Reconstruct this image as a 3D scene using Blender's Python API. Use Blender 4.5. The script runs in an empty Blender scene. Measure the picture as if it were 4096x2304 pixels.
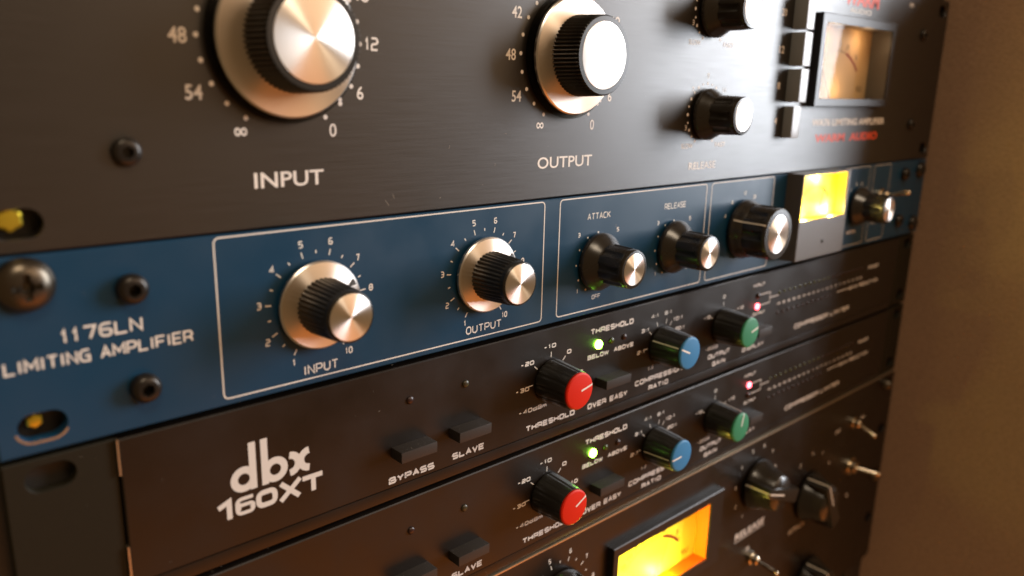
import bpy, bmesh, math, random
from mathutils import Matrix, Vector
random.seed(7)
K = 0.001                      # everything below is measured in millimetres
SC = bpy.context.scene
COL = SC.collection

# ------------------------------------------------------------------ camera
cd = bpy.data.cameras.new('camera')
cam = bpy.data.objects.new('camera', cd); COL.objects.link(cam); SC.camera = cam
cam.matrix_world = Matrix(((0.738201, 0.149353, -0.657839, 0.007539), (-0.674186, 0.196675, -0.711893, -0.187259), (0.023057, 0.969027, 0.245877, 0.036300), (0.000000, 0.000000, 0.000000, 1.000000)))
cd.lens = 28.017
cd.sensor_width = 36; cd.clip_start = 0.005; cd.clip_end = 60
cd.dof.use_dof = True; cd.dof.aperture_fstop = 9.0; cd.dof.focus_distance = 0.262

# ------------------------------------------------------------------ world: a dim warm room
w = bpy.data.worlds.new('World'); SC.world = w; w.use_nodes = True
nt = w.node_tree; nt.nodes.clear()
wo = nt.nodes.new('ShaderNodeOutputWorld'); bg = nt.nodes.new('ShaderNodeBackground')
bg.inputs[0].default_value = (0.70, 0.41, 0.18, 1); bg.inputs[1].default_value = 0.26
nt.links.new(bg.outputs[0], wo.inputs[0])

# ------------------------------------------------------------------ lamps
def area(name, pos, target, sx, sy, power, col):
    l = bpy.data.lights.new(name, 'AREA'); l.shape = 'RECTANGLE'; l.size = sx; l.size_y = sy
    l.energy = power; l.color = col
    o = bpy.data.objects.new(name, l); COL.objects.link(o)
    o.location = pos
    d = Vector(target) - Vector(pos)
    o.rotation_euler = d.to_track_quat('-Z', 'Y').to_euler()
    return o
# the daylit window down the room to the right of the rack
area('window_light', (1.98, -0.92, 0.40), (0.30, 0, 0.0), 0.66, 1.15, 52, (0.88, 0.93, 1.0))
# added warm fill above the camera, brightens lettering without panel glare
area('overhead_fill', (-0.10, -0.80, 1.15), (0.2, 0, -0.05), 0.45, 0.35, 7.5, (1.0, 0.80, 0.58))
# added warm fill lamp in place of room bounce, lifts the upper panels
area('bounce_fill', (1.35, -1.35, 0.85), (0.25, 0, 0.05), 2.0, 1.3, 17.0, (1.0, 0.66, 0.40))
# added low orange fill that reddens the bottom of the rack
area('low_red_fill', (0.45, -0.60, -0.80), (0.25, 0, -0.15), 1.1, 0.6, 2.6, (1.0, 0.24, 0.03))

SC.view_settings.view_transform = 'Standard'; SC.view_settings.look = 'None'
SC.view_settings.exposure = 0; SC.view_settings.gamma = 1
SC.render.engine = 'CYCLES'
SC.cycles.use_denoising = True
SC.cycles.max_bounces = 8
SC.cycles.caustics_reflective = False; SC.cycles.caustics_refractive = False
SC.cycles.sample_clamp_indirect = 8
SC.cycles.filter_width = 1.6

# ------------------------------------------------------------------ materials
def mat(name, col, rough=0.5, metal=0.0, spec=0.5, emit=None, estr=0, bump=None, var=0.0, aniso=None,
        rvar=0.0, rscale=(1, 1, 1), flat_aniso=0, coat=0.0, trans=0.0):
    m = bpy.data.materials.new(name); m.use_nodes = True
    n = m.node_tree.nodes; L = m.node_tree.links
    b = n['Principled BSDF']
    b.inputs['Base Color'].default_value = (*col, 1); b.inputs['Roughness'].default_value = rough
    b.inputs['Metallic'].default_value = metal; b.inputs['Specular IOR Level'].default_value = spec
    b.inputs['Coat Weight'].default_value = coat
    if trans: b.inputs['Transmission Weight'].default_value = trans
    if emit:
        b.inputs['Emission Color'].default_value = (*emit, 1); b.inputs['Emission Strength'].default_value = estr
    tc = n.new('ShaderNodeTexCoord')
    if bump:   # (scale xyz, strength, distance in mm)
        sc, st, dist = bump
        mp = n.new('ShaderNodeMapping'); mp.inputs['Scale'].default_value = sc
        nz = n.new('ShaderNodeTexNoise'); nz.inputs['Scale'].default_value = 1000; nz.inputs['Detail'].default_value = 3
        bp = n.new('ShaderNodeBump'); bp.inputs['Strength'].default_value = st; bp.inputs['Distance'].default_value = dist * K
        L.new(tc.outputs['Object'], mp.inputs[0]); L.new(mp.outputs[0], nz.inputs[0])
        L.new(nz.outputs[0], bp.inputs['Height']); L.new(bp.outputs[0], b.inputs['Normal'])
        if var:
            mx = n.new('ShaderNodeMix'); mx.data_type = 'RGBA'
            mx.inputs[6].default_value = tuple(c * (1 - var) for c in col) + (1,)
            mx.inputs[7].default_value = tuple(min(1, c * (1 + var)) for c in col) + (1,)
            L.new(nz.outputs[0], mx.inputs[0]); L.new(mx.outputs[2], b.inputs['Base Color'])
    if rvar:   # smudges and fingerprints in the gloss
        n2 = n.new('ShaderNodeTexNoise'); n2.inputs['Scale'].default_value = 45; n2.inputs['Detail'].default_value = 5
        mr = n.new('ShaderNodeMapRange'); mr.inputs['From Min'].default_value = 0.3; mr.inputs['From Max'].default_value = 0.7
        mr.inputs['To Min'].default_value = rough - rvar; mr.inputs['To Max'].default_value = rough + rvar
        mq = n.new('ShaderNodeMapping'); mq.inputs['Scale'].default_value = rscale; L.new(tc.outputs['Object'], mq.inputs[0]); L.new(mq.outputs[0], n2.inputs[0]); L.new(n2.outputs[0], mr.inputs[0]); L.new(mr.outputs[0], b.inputs['Roughness'])
    if flat_aniso:   # brushed along x, so the gloss spreads up and down
        b.inputs['Anisotropic'].default_value = flat_aniso
        cx = n.new('ShaderNodeCombineXYZ'); cx.inputs[2].default_value = 1; L.new(cx.outputs[0], b.inputs['Tangent'])
    if aniso:  # (amount, rotation, 'Y' axis radial tangent)
        b.inputs['Anisotropic'].default_value = aniso[0]; b.inputs['Anisotropic Rotation'].default_value = aniso[1]
        tg = n.new('ShaderNodeTangent'); tg.direction_type = 'RADIAL'; tg.axis = 'Y'
        L.new(tg.outputs[0], b.inputs['Tangent'])
    return m

M = {}
M['brushed_black'] = mat('brushed_black', (0.010, 0.008, 0.006), 0.40, 0.0, 0.8, flat_aniso=0.6, bump=((0.12, 1, 5), 0.5, 0.03), var=0.25, rvar=0.035, rscale=(1.2, 1, 50))
M['blue'] = mat('blue_enamel', (0.006, 0.041, 0.088), 0.36, 0, 0.42, bump=((3, 3, 3), 0.14, 0.012), rvar=0.08)
M['black_paint'] = mat('black_satin_paint', (0.006, 0.0035, 0.002), 0.38, 0, 0.5, bump=((4, 4, 4), 0.2, 0.014), rvar=0.07)
M['ear'] = mat('worn_steel_ear', (0.010, 0.008, 0.003), 0.6, 0.0, 0.25, bump=((2, 2, 2), 0.2, 0.02), var=0.2)
M['edge'] = mat('worn_edge_metal', (0.60, 0.50, 0.36), 0.35, 0.9, bump=((2, 2, 2), 0.4, 0.03), var=0.4)
M['alu'] = mat('spun_aluminium', (0.96, 0.91, 0.85), 0.40, 1.0, aniso=(0.96, 0.25), bump=((6, 6, 6), 0.03, 0.003))
M['skirt'] = mat('spun_skirt', (0.88, 0.80, 0.72), 0.42, 1.0, aniso=(0.94, 0.25), bump=((6, 6, 6), 0.03, 0.003))
M['rim'] = mat('turned_rim', (0.62, 0.60, 0.58), 0.3, 1.0)
M['plastic'] = mat('black_knob_plastic', (0.014, 0.013, 0.011), 0.30, 0, 0.5, bump=((2, 2, 2), 0.10, 0.01), rvar=0.05)
M['gloss'] = mat('glossy_black_plastic', (0.012, 0.011, 0.010), 0.14, 0, 0.5, rvar=0.04)
M['fluted'] = mat('fluted_knob_plastic', (0.020, 0.017, 0.014), 0.27, 0, 0.6, bump=((2, 2, 2), 0.12, 0.01), rvar=0.05)
M['bakelite'] = mat('black_bakelite', (0.016, 0.013, 0.010), 0.24, 0, 0.5, rvar=0.05)
M['greyplastic'] = mat('grey_black_plastic', (0.050, 0.047, 0.042), 0.38, 0, 0.5, bump=((2, 2, 2), 0.12, 0.01))
M['btn'] = mat('button_plastic', (0.022, 0.018, 0.015), 0.48, 0, 0.5, bump=((2, 2, 2), 0.3, 0.02))
M['ratio_btn'] = mat('ratio_button', (0.28, 0.30, 0.32), 0.28, 0, 0.6)
M['ink'] = mat('white_ink', (0.74, 0.71, 0.66), 0.55)
M['inkdim'] = mat('cream_or_dimmed_ink', (0.62, 0.55, 0.46), 0.55)
M['greyink'] = mat('grey_ink', (0.60, 0.58, 0.55), 0.5)
M['redink'] = mat('red_ink', (0.62, 0.06, 0.015), 0.5)
M['dark'] = mat('dark_gap', (0.006, 0.005, 0.004), 0.8)
M['red'] = mat('red_cap', (0.58, 0.016, 0.003), 0.5, 0, 0.2)
M['bluecap'] = mat('blue_cap', (0.035, 0.18, 0.38), 0.5, 0, 0.25)
M['green'] = mat('green_cap', (0.03, 0.20, 0.10), 0.5, 0, 0.25)
M['screw'] = mat('oxide_or_shaded_screw', (0.030, 0.026, 0.022), 0.30, 0.6, bump=((1, 1, 1), 0.1, 0.02))
M['zinc'] = mat('dark_zinc_screw', (0.10, 0.085, 0.065), 0.30, 0.9, bump=((1, 1, 1), 0.15, 0.02), rvar=0.06)
M['brass'] = mat('brass_nut', (0.80, 0.62, 0.06), 0.30, 0.9)
M['chrome'] = mat('nickel_lever', (0.62, 0.54, 0.42), 0.18, 1.0)
M['meter_black'] = mat('meter_bezel', (0.012, 0.010, 0.009), 0.36, 0, 0.4)
M['meter_grey'] = mat('meter_plate', (0.085, 0.075, 0.065), 0.38, 0, 0.6)
M['amber'] = mat('amber_dial', (0.62, 0.41, 0.21), 0.6)
M['yellow'] = mat('yellow_dial', (0.95, 0.80, 0.10), 0.6)
M['yellowin'] = mat('yellow_diffuser', (0.90, 0.55, 0.03), 0.4)
M['orange'] = mat('orange_dial', (0.98, 0.88, 0.08), 0.6)
M['orangein'] = mat('orange_diffuser', (0.90, 0.19, 0.004), 0.4)
M['dialink'] = mat('dial_ink', (0.012, 0.006, 0.002), 0.6)
M['dialred'] = mat('dial_red', (0.22, 0.01, 0.004), 0.6)
M['green_led'] = mat('green_led', (0.3, 0.9, 0.1), 0.3, emit=(0.35, 1.0, 0.06), estr=34)
M['red_led'] = mat('red_led', (0.9, 0.1, 0.1), 0.3, emit=(1.0, 0.10, 0.13), estr=11)
M['off_green'] = mat('unlit_green_led', (0.05, 0.06, 0.01), 0.25)
M['off_red'] = mat('unlit_red_led', (0.022, 0.006, 0.004), 0.35)
M['off_clear'] = mat('unlit_led', (0.035, 0.028, 0.012), 0.35)
M['wall'] = mat('brown_cabinet_side', (0.32, 0.21, 0.135), 0.62, 0, 0.3, bump=((0.45, 0.45, 0.9), 0.7, 0.4), var=0.3, rvar=0.08)
M['rail'] = mat('rail_steel', (0.035, 0.032, 0.028), 0.5, 0.5)
M['dust'] = mat('dust', (0.42, 0.38, 0.32), 0.9)

def clear_mat(name, tint, ior=1.45, rough=0.03):
    m = bpy.data.materials.new(name); m.use_nodes = True; n = m.node_tree.nodes; L = m.node_tree.links; n.clear()
    o = n.new('ShaderNodeOutputMaterial'); mx = n.new('ShaderNodeMixShader'); lw = n.new('ShaderNodeLayerWeight'); lw.inputs[0].default_value = 0.5
    pw = n.new('ShaderNodeMath'); pw.operation = 'POWER'; pw.inputs[1].default_value = 5
    f = n.new('ShaderNodeMath'); f.operation = 'MULTIPLY_ADD'; f.inputs[1].default_value = 0.22; f.inputs[2].default_value = 0.006
    L.new(lw.outputs['Facing'], pw.inputs[0]); L.new(pw.outputs[0], f.inputs[0])
    t = n.new('ShaderNodeBsdfTransparent'); t.inputs[0].default_value = (*tint, 1)
    g = n.new('ShaderNodeBsdfGlossy'); g.inputs['Roughness'].default_value = rough
    L.new(f.outputs[0], mx.inputs[0]); L.new(t.outputs[0], mx.inputs[1]); L.new(g.outputs[0], mx.inputs[2]); L.new(mx.outputs[0], o.inputs[0])
    return m
M['glass'] = clear_mat('meter_glass', (0.93, 0.93, 0.92))
M['acrylic'] = clear_mat('clear_acrylic', (0.66, 0.66, 0.64), 1.49, 0.08)

# ------------------------------------------------------------------ object helpers
WP = {}                          # world position (mm) of every parent
def tag(o, label=None, cat=None, group=None, kind=None):
    if label: o['label'] = label
    if cat: o['category'] = cat
    if group: o['group'] = group
    if kind: o['kind'] = kind
    return o
def put(o, parent, pos):
    WP[o.name] = Vector(pos)
    if parent is not None:
        o.parent = parent
        o.location = (Vector(pos) - WP[parent.name]) * K
    else:
        o.location = Vector(pos) * K
def empty(name, pos, parent=None):
    o = bpy.data.objects.new(name, None); COL.objects.link(o); o.empty_display_size = 0.01
    put(o, parent, pos); return o
class MB:
    def __init__(s): s.v = []; s.f = []
    def add(s, v, f):
        b = len(s.v); s.v += [tuple(p) for p in v]; s.f += [tuple(i + b for i in q) for q in f]; return s
    def box(s, x0, x1, y0, y1, z0, z1, bev=0):
        if bev:
            bm = bmesh.new(); bmesh.ops.create_cube(bm, size=1)
            for v in bm.verts:
                v.co = Vector(((x0 + x1) / 2 + v.co.x * (x1 - x0), (y0 + y1) / 2 + v.co.y * (y1 - y0), (z0 + z1) / 2 + v.co.z * (z1 - z0)))
            bmesh.ops.bevel(bm, geom=bm.edges[:], offset=bev, segments=2, affect='EDGES', profile=0.7)
            bm.verts.index_update(); s.add([v.co[:] for v in bm.verts], [[v.index for v in f.verts] for f in bm.faces]); bm.free(); return s
        v = [(x, y, z) for x in (x0, x1) for y in (y0, y1) for z in (z0, z1)]
        return s.add(v, [(0, 1, 3, 2), (4, 6, 7, 5), (0, 4, 5, 1), (2, 3, 7, 6), (0, 2, 6, 4), (1, 5, 7, 3)])
    def lathe(s, prof, n=64, mod=None, cap=True):
        """prof: (radius, out) pairs from the back to the front; out is towards -Y. mod(i, angle)->radius factor"""
        b = len(s.v); k = len(prof)
        for i, (r, o) in enumerate(prof):
            for j in range(n):
                a = 2 * math.pi * j / n; rr = r * (mod(i, a) if mod else 1)
                s.v.append((rr * math.sin(a), -o, rr * math.cos(a)))
        for i in range(k - 1):
            for j in range(n):
                j2 = (j + 1) % n
                s.f.append((b + i * n + j, b + i * n + j2, b + (i + 1) * n + j2, b + (i + 1) * n + j))
        if cap:
            s.f.append(tuple(b + (k - 1) * n + j for j in range(n)))
            s.f.append(tuple(b + j for j in reversed(range(n))))
        return s
    def tube(s, pts, rad, n=10):
        """round bar through points with a radius each"""
        b = len(s.v); P = [Vector(p) for p in pts]
        for i, p in enumerate(P):
            t = (P[min(i + 1, len(P) - 1)] - P[max(i - 1, 0)]).normalized()
            u = t.orthogonal().normalized(); w_ = t.cross(u)
            if i and (u.dot(lastu) < 0.99):
                u = (lastu - t * lastu.dot(t)).normalized(); w_ = t.cross(u)
            lastu = u
            for j in range(n):
                a = 2 * math.pi * j / n
                s.v.append(tuple(p + (u * math.cos(a) + w_ * math.sin(a)) * rad[i]))
        for i in range(len(P) - 1):
            for j in range(n):
                j2 = (j + 1) % n; s.f.append((b + i * n + j, b + i * n + j2, b + (i + 1) * n + j2, b + (i + 1) * n + j))
        s.f.append(tuple(b + j for j in reversed(range(n)))); s.f.append(tuple(b + (len(P) - 1) * n + j for j in range(n)))
        return s
    def build(s, name, m, parent=None, pos=(0, 0, 0), smooth=35, kind=None):
        me = bpy.data.meshes.new(name)
        me.from_pydata([(x * K, y * K, z * K) for x, y, z in s.v], [], s.f)
        bm = bmesh.new(); bm.from_mesh(me); bmesh.ops.recalc_face_normals(bm, faces=bm.faces[:]); bm.to_mesh(me); bm.free()
        me.materials.append(M[m])
        if smooth:
            me.shade_smooth(); me.set_sharp_from_angle(angle=math.radians(smooth))
        o = bpy.data.objects.new(name, me); COL.objects.link(o); put(o, parent, pos)
        if kind: o['kind'] = kind
        return o

def plate(x0, x1, z0, z1, y0, y1, holes=(), ch=0.35):
    """front panel with chamfered outline and real openings; holes: ('rect',x0,x1,z0,z1) or ('slot',cx,cz,w,h)"""
    mb = MB(); hr = []
    for h in holes:
        if h[0] == 'rect': hr.append((h[1], h[2], h[3], h[4], None))
        else: hr.append((h[1] - h[3] / 2 - 1.2, h[1] + h[3] / 2 + 1.2, h[2] - h[4] / 2 - 1.2, h[2] + h[4] / 2 + 1.2, h))
    X0, X1, Z0, Z1 = x0 + ch, x1 - ch, z0 + ch, z1 - ch
    xs = sorted({X0, X1} | {v for q in hr for v in q[:2]}); zs = sorted({Z0, Z1} | {v for q in hr for v in q[2:4]})
    idx = {}
    def vid(x, y, z):
        k_ = (round(x, 4), round(y, 4), round(z, 4))
        if k_ not in idx: idx[k_] = len(mb.v); mb.v.append(k_)
        return idx[k_]
    def hole_at(i, j):
        if not (0 <= i < len(xs) - 1 and 0 <= j < len(zs) - 1): return None
        cx, cz = (xs[i] + xs[i + 1]) / 2, (zs[j] + zs[j + 1]) / 2
        for q in hr:
            if q[0] < cx < q[1] and q[2] < cz < q[3]: return q
        return None
    for i in range(len(xs) - 1):
        for j in range(len(zs) - 1):
            if hole_at(i, j): continue
            a, b, c, d = xs[i], xs[i + 1], zs[j], zs[j + 1]
            mb.f.append([vid(a, y0, c), vid(b, y0, c), vid(b, y0, d), vid(a, y0, d)])
    for q in hr:
        a, b, c, d, h = q
        if h is None:
            P = [(a, c), (b, c), (b, d), (a, d)]
            for k_ in range(4):
                p, r = P[k_], P[(k_ + 1) % 4]
                mb.f.append([vid(p[0], y0, p[1]), vid(r[0], y0, r[1]), vid(r[0], y1, r[1]), vid(p[0], y1, p[1])])
        else:
            _, cx, cz, w_, h_ = h; r_ = h_ / 2 - 0.01; n = 32; ring = []; outer = []
            for k_ in range(n):
                an = 2 * math.pi * k_ / n; ca, sa = math.cos(an), math.sin(an)
                ring.append((cx + (w_ / 2 - r_) * (1 if ca > 0 else -1) + r_ * ca, cz + r_ * sa))
                t = min((b - cx) / abs(ca) if abs(ca) > 1e-6 else 1e9, (d - cz) / abs(sa) if abs(sa) > 1e-6 else 1e9)
                outer.append((cx + ca * t, cz + sa * t))
            for k_ in range(n):
                m_ = (k_ + 1) % n
                mb.f.append([vid(outer[k_][0], y0, outer[k_][1]), vid(outer[m_][0], y0, outer[m_][1]), vid(ring[m_][0], y0, ring[m_][1]), vid(ring[k_][0], y0, ring[k_][1])])
                e = 0.35
                def inn(p): return (cx + (p[0] - cx) * (1 - e / w_ * 1.4), cz + (p[1] - cz) * (1 - e / h_ * 1.4))
                A, B = ring[k_], ring[m_]; A2, B2 = inn(A), inn(B)
                mb.f.append([vid(A[0], y0, A[1]), vid(B[0], y0, B[1]), vid(B2[0], y0 + e, B2[1]), vid(A2[0], y0 + e, A2[1])])
                mb.f.append([vid(A2[0], y0 + e, A2[1]), vid(B2[0], y0 + e, B2[1]), vid(B2[0], y1, B2[1]), vid(A2[0], y1, A2[1])])
            for (px, pz), (ax, az), (bx_, bz_) in (((b, d), (b, None), (None, d)), ((a, d), (a, None), (None, d)), ((a, c), (a, None), (None, c)), ((b, c), (b, None), (None, c))):
                on_v = min((o_ for o_ in outer if abs(o_[0] - px) < 1e-6), key=lambda o_: abs(o_[1] - pz))
                on_h = min((o_ for o_ in outer if abs(o_[1] - pz) < 1e-6), key=lambda o_: abs(o_[0] - px))
                if on_v != on_h and (abs(on_v[1] - pz) > 1e-6):
                    mb.f.append([vid(px, y0, pz), vid(on_v[0], y0, on_v[1]), vid(on_h[0], y0, on_h[1])])
    P0 = [(X0, Z0), (X1, Z0), (X1, Z1), (X0, Z1)]; P1 = [(x0, z0), (x1, z0), (x1, z1), (x0, z1)]
    for k_ in range(4):
        m_ = (k_ + 1) % 4
        mb.f.append([vid(P0[k_][0], y0, P0[k_][1]), vid(P0[m_][0], y0, P0[m_][1]), vid(P1[m_][0], y0 + ch, P1[m_][1]), vid(P1[k_][0], y0 + ch, P1[k_][1])])
        mb.f.append([vid(P1[k_][0], y0 + ch, P1[k_][1]), vid(P1[m_][0], y0 + ch, P1[m_][1]), vid(P1[m_][0], y1, P1[m_][1]), vid(P1[k_][0], y1, P1[k_][1])])
    return mb

# ------------------------------------------------------------------ lettering
INKY = -0.06
def text_mesh(s, bold=0.0):
    c = bpy.data.curves.new('t', 'FONT'); c.body = s; c.offset = bold; c.resolution_u = 3; c.fill_mode = 'FRONT'
    o = bpy.data.objects.new('t', c)
    me = bpy.data.meshes.new_from_object(o)
    vs = [v.co[:] for v in me.vertices]; fs = [tuple(p.vertices) for p in me.polygons]
    bpy.data.objects.remove(o); bpy.data.curves.remove(c); bpy.data.meshes.remove(me)
    return vs, fs
TCACHE = {}
def text_into(mb, s, x0, x1, z, h, bold=0.012, y=INKY, shear=0.0):
    key = (s, bold)
    if key not in TCACHE: TCACHE[key] = text_mesh(s, bold)
    vs, fs = TCACHE[key]
    if not vs: return
    ax = min(v[0] for v in vs); bx_ = max(v[0] for v in vs); az = min(v[1] for v in vs); bz = max(v[1] for v in vs)
    if x1 is None: sx = h / (bz - az)
    else: sx = (x1 - x0) / (bx_ - ax)
    sz = h / (bz - az)
    mb.add([(x0 + (v[0] - ax) * sx + shear * (v[1] - az) * sz, y, z + (v[1] - az) * sz) for v in vs], fs)
def label(parent, s, x0, x1, z, h, m='ink', bold=0.012, y=INKY, shear=0.0, name='printed_text'):
    mb = MB(); text_into(mb, s, x0, x1, z, h, bold, y, shear)
    return mb.build(name, m, parent, (0, 0, 0), smooth=0)

def stroke(mb, pts, t, y, closed=False):
    """pts (x,z,corner radius) -> a flat ribbon of width t"""
    P = [Vector((p[0], p[1])) for p in pts]; R = [p[2] if len(p) > 2 else 0 for p in pts]; n = len(P); out = []
    for i in range(n):
        if (not closed and i in (0, n - 1)) or R[i] <= 0: out.append(P[i]); continue
        a = P[i - 1]; b = P[(i + 1) % n]; u = (a - P[i]); v = (b - P[i]); r = min(R[i], u.length * .5, v.length * .5)
        p0 = P[i] + u.normalized() * r; p1 = P[i] + v.normalized() * r
        for k_ in range(6):
            s_ = k_ / 5; out.append(p0 * (1 - s_) ** 2 + P[i] * 2 * s_ * (1 - s_) + p1 * s_ * s_)
    P = out; n = len(P); b0 = len(mb.v)
    for i in range(n):
        a = P[i - 1] if (i or closed) else None; b = P[(i + 1) % n] if (i < n - 1 or closed) else None
        d1 = (P[i] - a).normalized() if a is not None else None; d2 = (b - P[i]).normalized() if b is not None else None
        if d1 is None: d1 = d2
        if d2 is None: d2 = d1
        n1 = Vector((-d1.y, d1.x)); n2 = Vector((-d2.y, d2.x)); nn = (n1 + n2)
        nn = nn.normalized() if nn.length > 1e-6 else n1
        q = nn * (t / 2) / max(0.5, nn.dot(n1))
        mb.v.append((P[i].x + q.x, y, P[i].y + q.y)); mb.v.append((P[i].x - q.x, y, P[i].y - q.y))
    for i in range(n if closed else n - 1):
        j = (i + 1) % n; mb.f.append((b0 + 2 * i, b0 + 2 * j, b0 + 2 * j + 1, b0 + 2 * i + 1))

def glyph(ch, W, r=0.30):
    h = W / 2; L = 0; R = W; k = W * 0.5
    G = {
     'T': [[(L, 1), (R, 1)], [(h, 1), (h, 0)]],
     'H': [[(L, 1), (L, 0)], [(R, 1), (R, 0)], [(L, .5), (R, .5)]],
     'R': [[(L, 0), (L, 1), (R, 1, r), (R, .42, r), (L, .42)], [(k, .42), (R, .30, .2), (R, 0)]],
     'E': [[(R, 1), (L, 1), (L, 0), (R, 0)], [(L, .5), (R * .92, .5)]],
     'F': [[(R, 1), (L, 1), (L, 0)], [(L, .5), (R * .9, .5)]],
     'S': [[(R, 1), (L, 1, r), (L, .5, r), (R, .5, r), (R, 0, r), (L, 0)]],
     'O': [[(L, 1, r), (R, 1, r), (R, 0, r), (L, 0, r), 'c']],
     '0': [[(L, 1, r), (R, 1, r), (R, 0, r), (L, 0, r), 'c']],
     'L': [[(L, 1), (L, 0), (R, 0)]],
     'D': [[(L, 1), (R, 1, r), (R, 0, r), (L, 0), 'c']],
     'B': [[(L, 1), (R * .95, 1, r), (R * .95, .5, .1), (L, .5)], [(L, 1), (L, 0), (R, 0, r), (R, .5, r), (L, .5)]],
     'W': [[(L, 1), (R * .22, 0), (h, .8), (R * .78, 0), (R, 1)]],
     'A': [[(L, 0), (h, 1), (R, 0)], [(R * .2, .33), (R * .8, .33)]],
     'V': [[(L, 1), (h, 0), (R, 1)]],
     'Y': [[(L, 1), (h, .45), (R, 1)], [(h, .45), (h, 0)]],
     'C': [[(R, 1), (L, 1, r), (L, 0, r), (R, 0)]],
     'M': [[(L, 0), (L, 1), (h, .3), (R, 1), (R, 0)]],
     'P': [[(L, 0), (L, 1), (R, 1, r), (R, .42, r), (L, .42)]],
     'I': [[(h, 0), (h, 1)]],
     'N': [[(L, 0), (L, 1), (R, 0), (R, 1)]],
     'U': [[(L, 1), (L, 0, r), (R, 0, r), (R, 1)]],
     'G': [[(R, 1), (L, 1, r), (L, 0, r), (R, 0), (R, .48), (h, .48)]],
     'K': [[(L, 1), (L, 0)], [(R, 1), (L, .42)], [(R * .35, .6), (R, 0)]],
     '\u221e': [[(h, .5), (R * .8, .15, .2), (R, .5, .2), (R * .8, .85, .2), (h, .5), (R * .2, .15, .2), (L, .5, .2), (R * .2, .85, .2), 'c']],
     'X': [[(L, 1), (R, 0)], [(L, 0), (R, 1)]],
     '1': [[(0.05, .68), (h * .9, 1), (h * .9, 0)]],
     '2': [[(L, 1), (R, 1, r), (R, .5, r), (L, .5, r), (L, 0), (R, 0)]],
     '3': [[(L, 1), (R, 1, r), (R, 0, r), (L, 0)], [(L * .3 + .2, .5), (R, .5)]],
     '4': [[(R * .72, 0), (R * .72, 1), (L, .28), (R, .28)]],
     '5': [[(R, 1), (L, 1), (L, .56), (R, .56, r), (R, 0, r), (L, 0)]],
     '6': [[(R, 1), (L, 1, r), (L, 0, r), (R, 0, r), (R, .52, r), (L, .52)]],
     '7': [[(L, 1), (R, 1), (h, 0)]],
     '8': [[(L, 1, r), (R, 1, r), (R, 0, r), (L, 0, r), 'c'], [(L, .5), (R, .5)]],
     '9': [[(L, 0), (R, 0, r), (R, 1, r), (L, 1, r), (L, .48, r), (R, .48)]],
     '-': [[(0, .45), (W * .7, .45)]],
     '+': [[(0, .45), (W * .7, .45)], [(W * .35, .1), (W * .35, .8)]],
     ':': [[(h, .12), (h, .3)], [(h, .62), (h, .8)]],
     'd': [[(R, 1), (R, 0), (L, 0, .25), (L, .62, .25), (R, .62)]],
     'm': [[(L, 0), (L, .65), (R, .65, .2), (R, 0)], [(h, .65), (h, 0)]],
    }
    return G.get(ch, [])
def wide_into(mb, s, x0, x1, z, h, t=0.26, y=INKY, r=0.30, gap=.42):
    """extended square lettering, fitted between x0 and x1"""
    adv = {'1': .55, 'I': .3, ':': .35, ' ': .55, '-': .8, '+': .8, 'M': 1.25, 'W': 1.35}
    tot = 0; cells = []
    for ch in s:
        W = adv.get(ch, 1.0); cells.append((ch, tot, W)); tot += W + gap
    tot -= gap
    tt = h * t; sc = ((x1 - x0) - tt) / tot; hz = h - tt; k_ = 0
    for ch, off, W in cells:
        for st in glyph(ch, W, r):
            closed = st[-1] == 'c'; st = [p for p in st if p != 'c']
            pts = [(x0 + tt / 2 + (off + p[0]) * sc, z + tt / 2 + p[1] * hz, (p[2] * hz if len(p) > 2 else 0)) for p in st]
            stroke(mb, pts, tt, y - 0.008 * (k_ % 3), closed); k_ += 1
def eng(parent, s, x0, x1, z, h, m='ink', t=0.14):
    """round engraved lettering"""
    mb = MB(); wide_into(mb, s, x0, x1, z, h, t, INKY, .42, .40)
    return mb.build('printed_text', m, parent, (0, 0, 0), smooth=0)
def wide(parent, s, x0, x1, z, h, m='greyink', t=0.27, y=INKY):
    mb = MB(); wide_into(mb, s, x0, x1, z, h, t, y)
    return mb.build('printed_text', m, parent, (0, 0, 0), smooth=0)
def dot_into(mb, x, z, r, y=INKY, n=14):
    b = len(mb.v)
    for k_ in range(n):
        a = 2 * math.pi * k_ / n; mb.v.append((x + r * math.cos(a), y, z + r * math.sin(a)))
    mb.f.append(tuple(range(b, b + n)))
def polar(cx, cz, r, deg):
    a = math.radians(deg); return cx + r * math.sin(a), cz + r * math.cos(a)
def tick_into(mb, cx, cz, r0, r1, deg, t, y=INKY):
    a = polar(cx, cz, r0, deg); b = polar(cx, cz, r1, deg); stroke(mb, [a, b], t, y)
def frame_line(parent, x0, x1, z0, z1, t=0.37, m='ink', r=1.6):
    mb = MB(); stroke(mb, [(x0, z1, r), (x1, z1, r), (x1, z0, r), (x0, z0, r)], t, INKY, True)
    return mb.build('printed_frame', m, parent, (0, 0, 0), smooth=0)
def num_ring(mb, cx, cz, r, items, h, bold=0.02):
    for s_, deg in items:
        x, z = polar(cx, cz, r, deg); w_ = h * 0.62 * len(s_)
        wide_into(mb, s_, x - w_ / 2, x + w_ / 2, z - h / 2, h, .17, r=.42, gap=.45)

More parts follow.
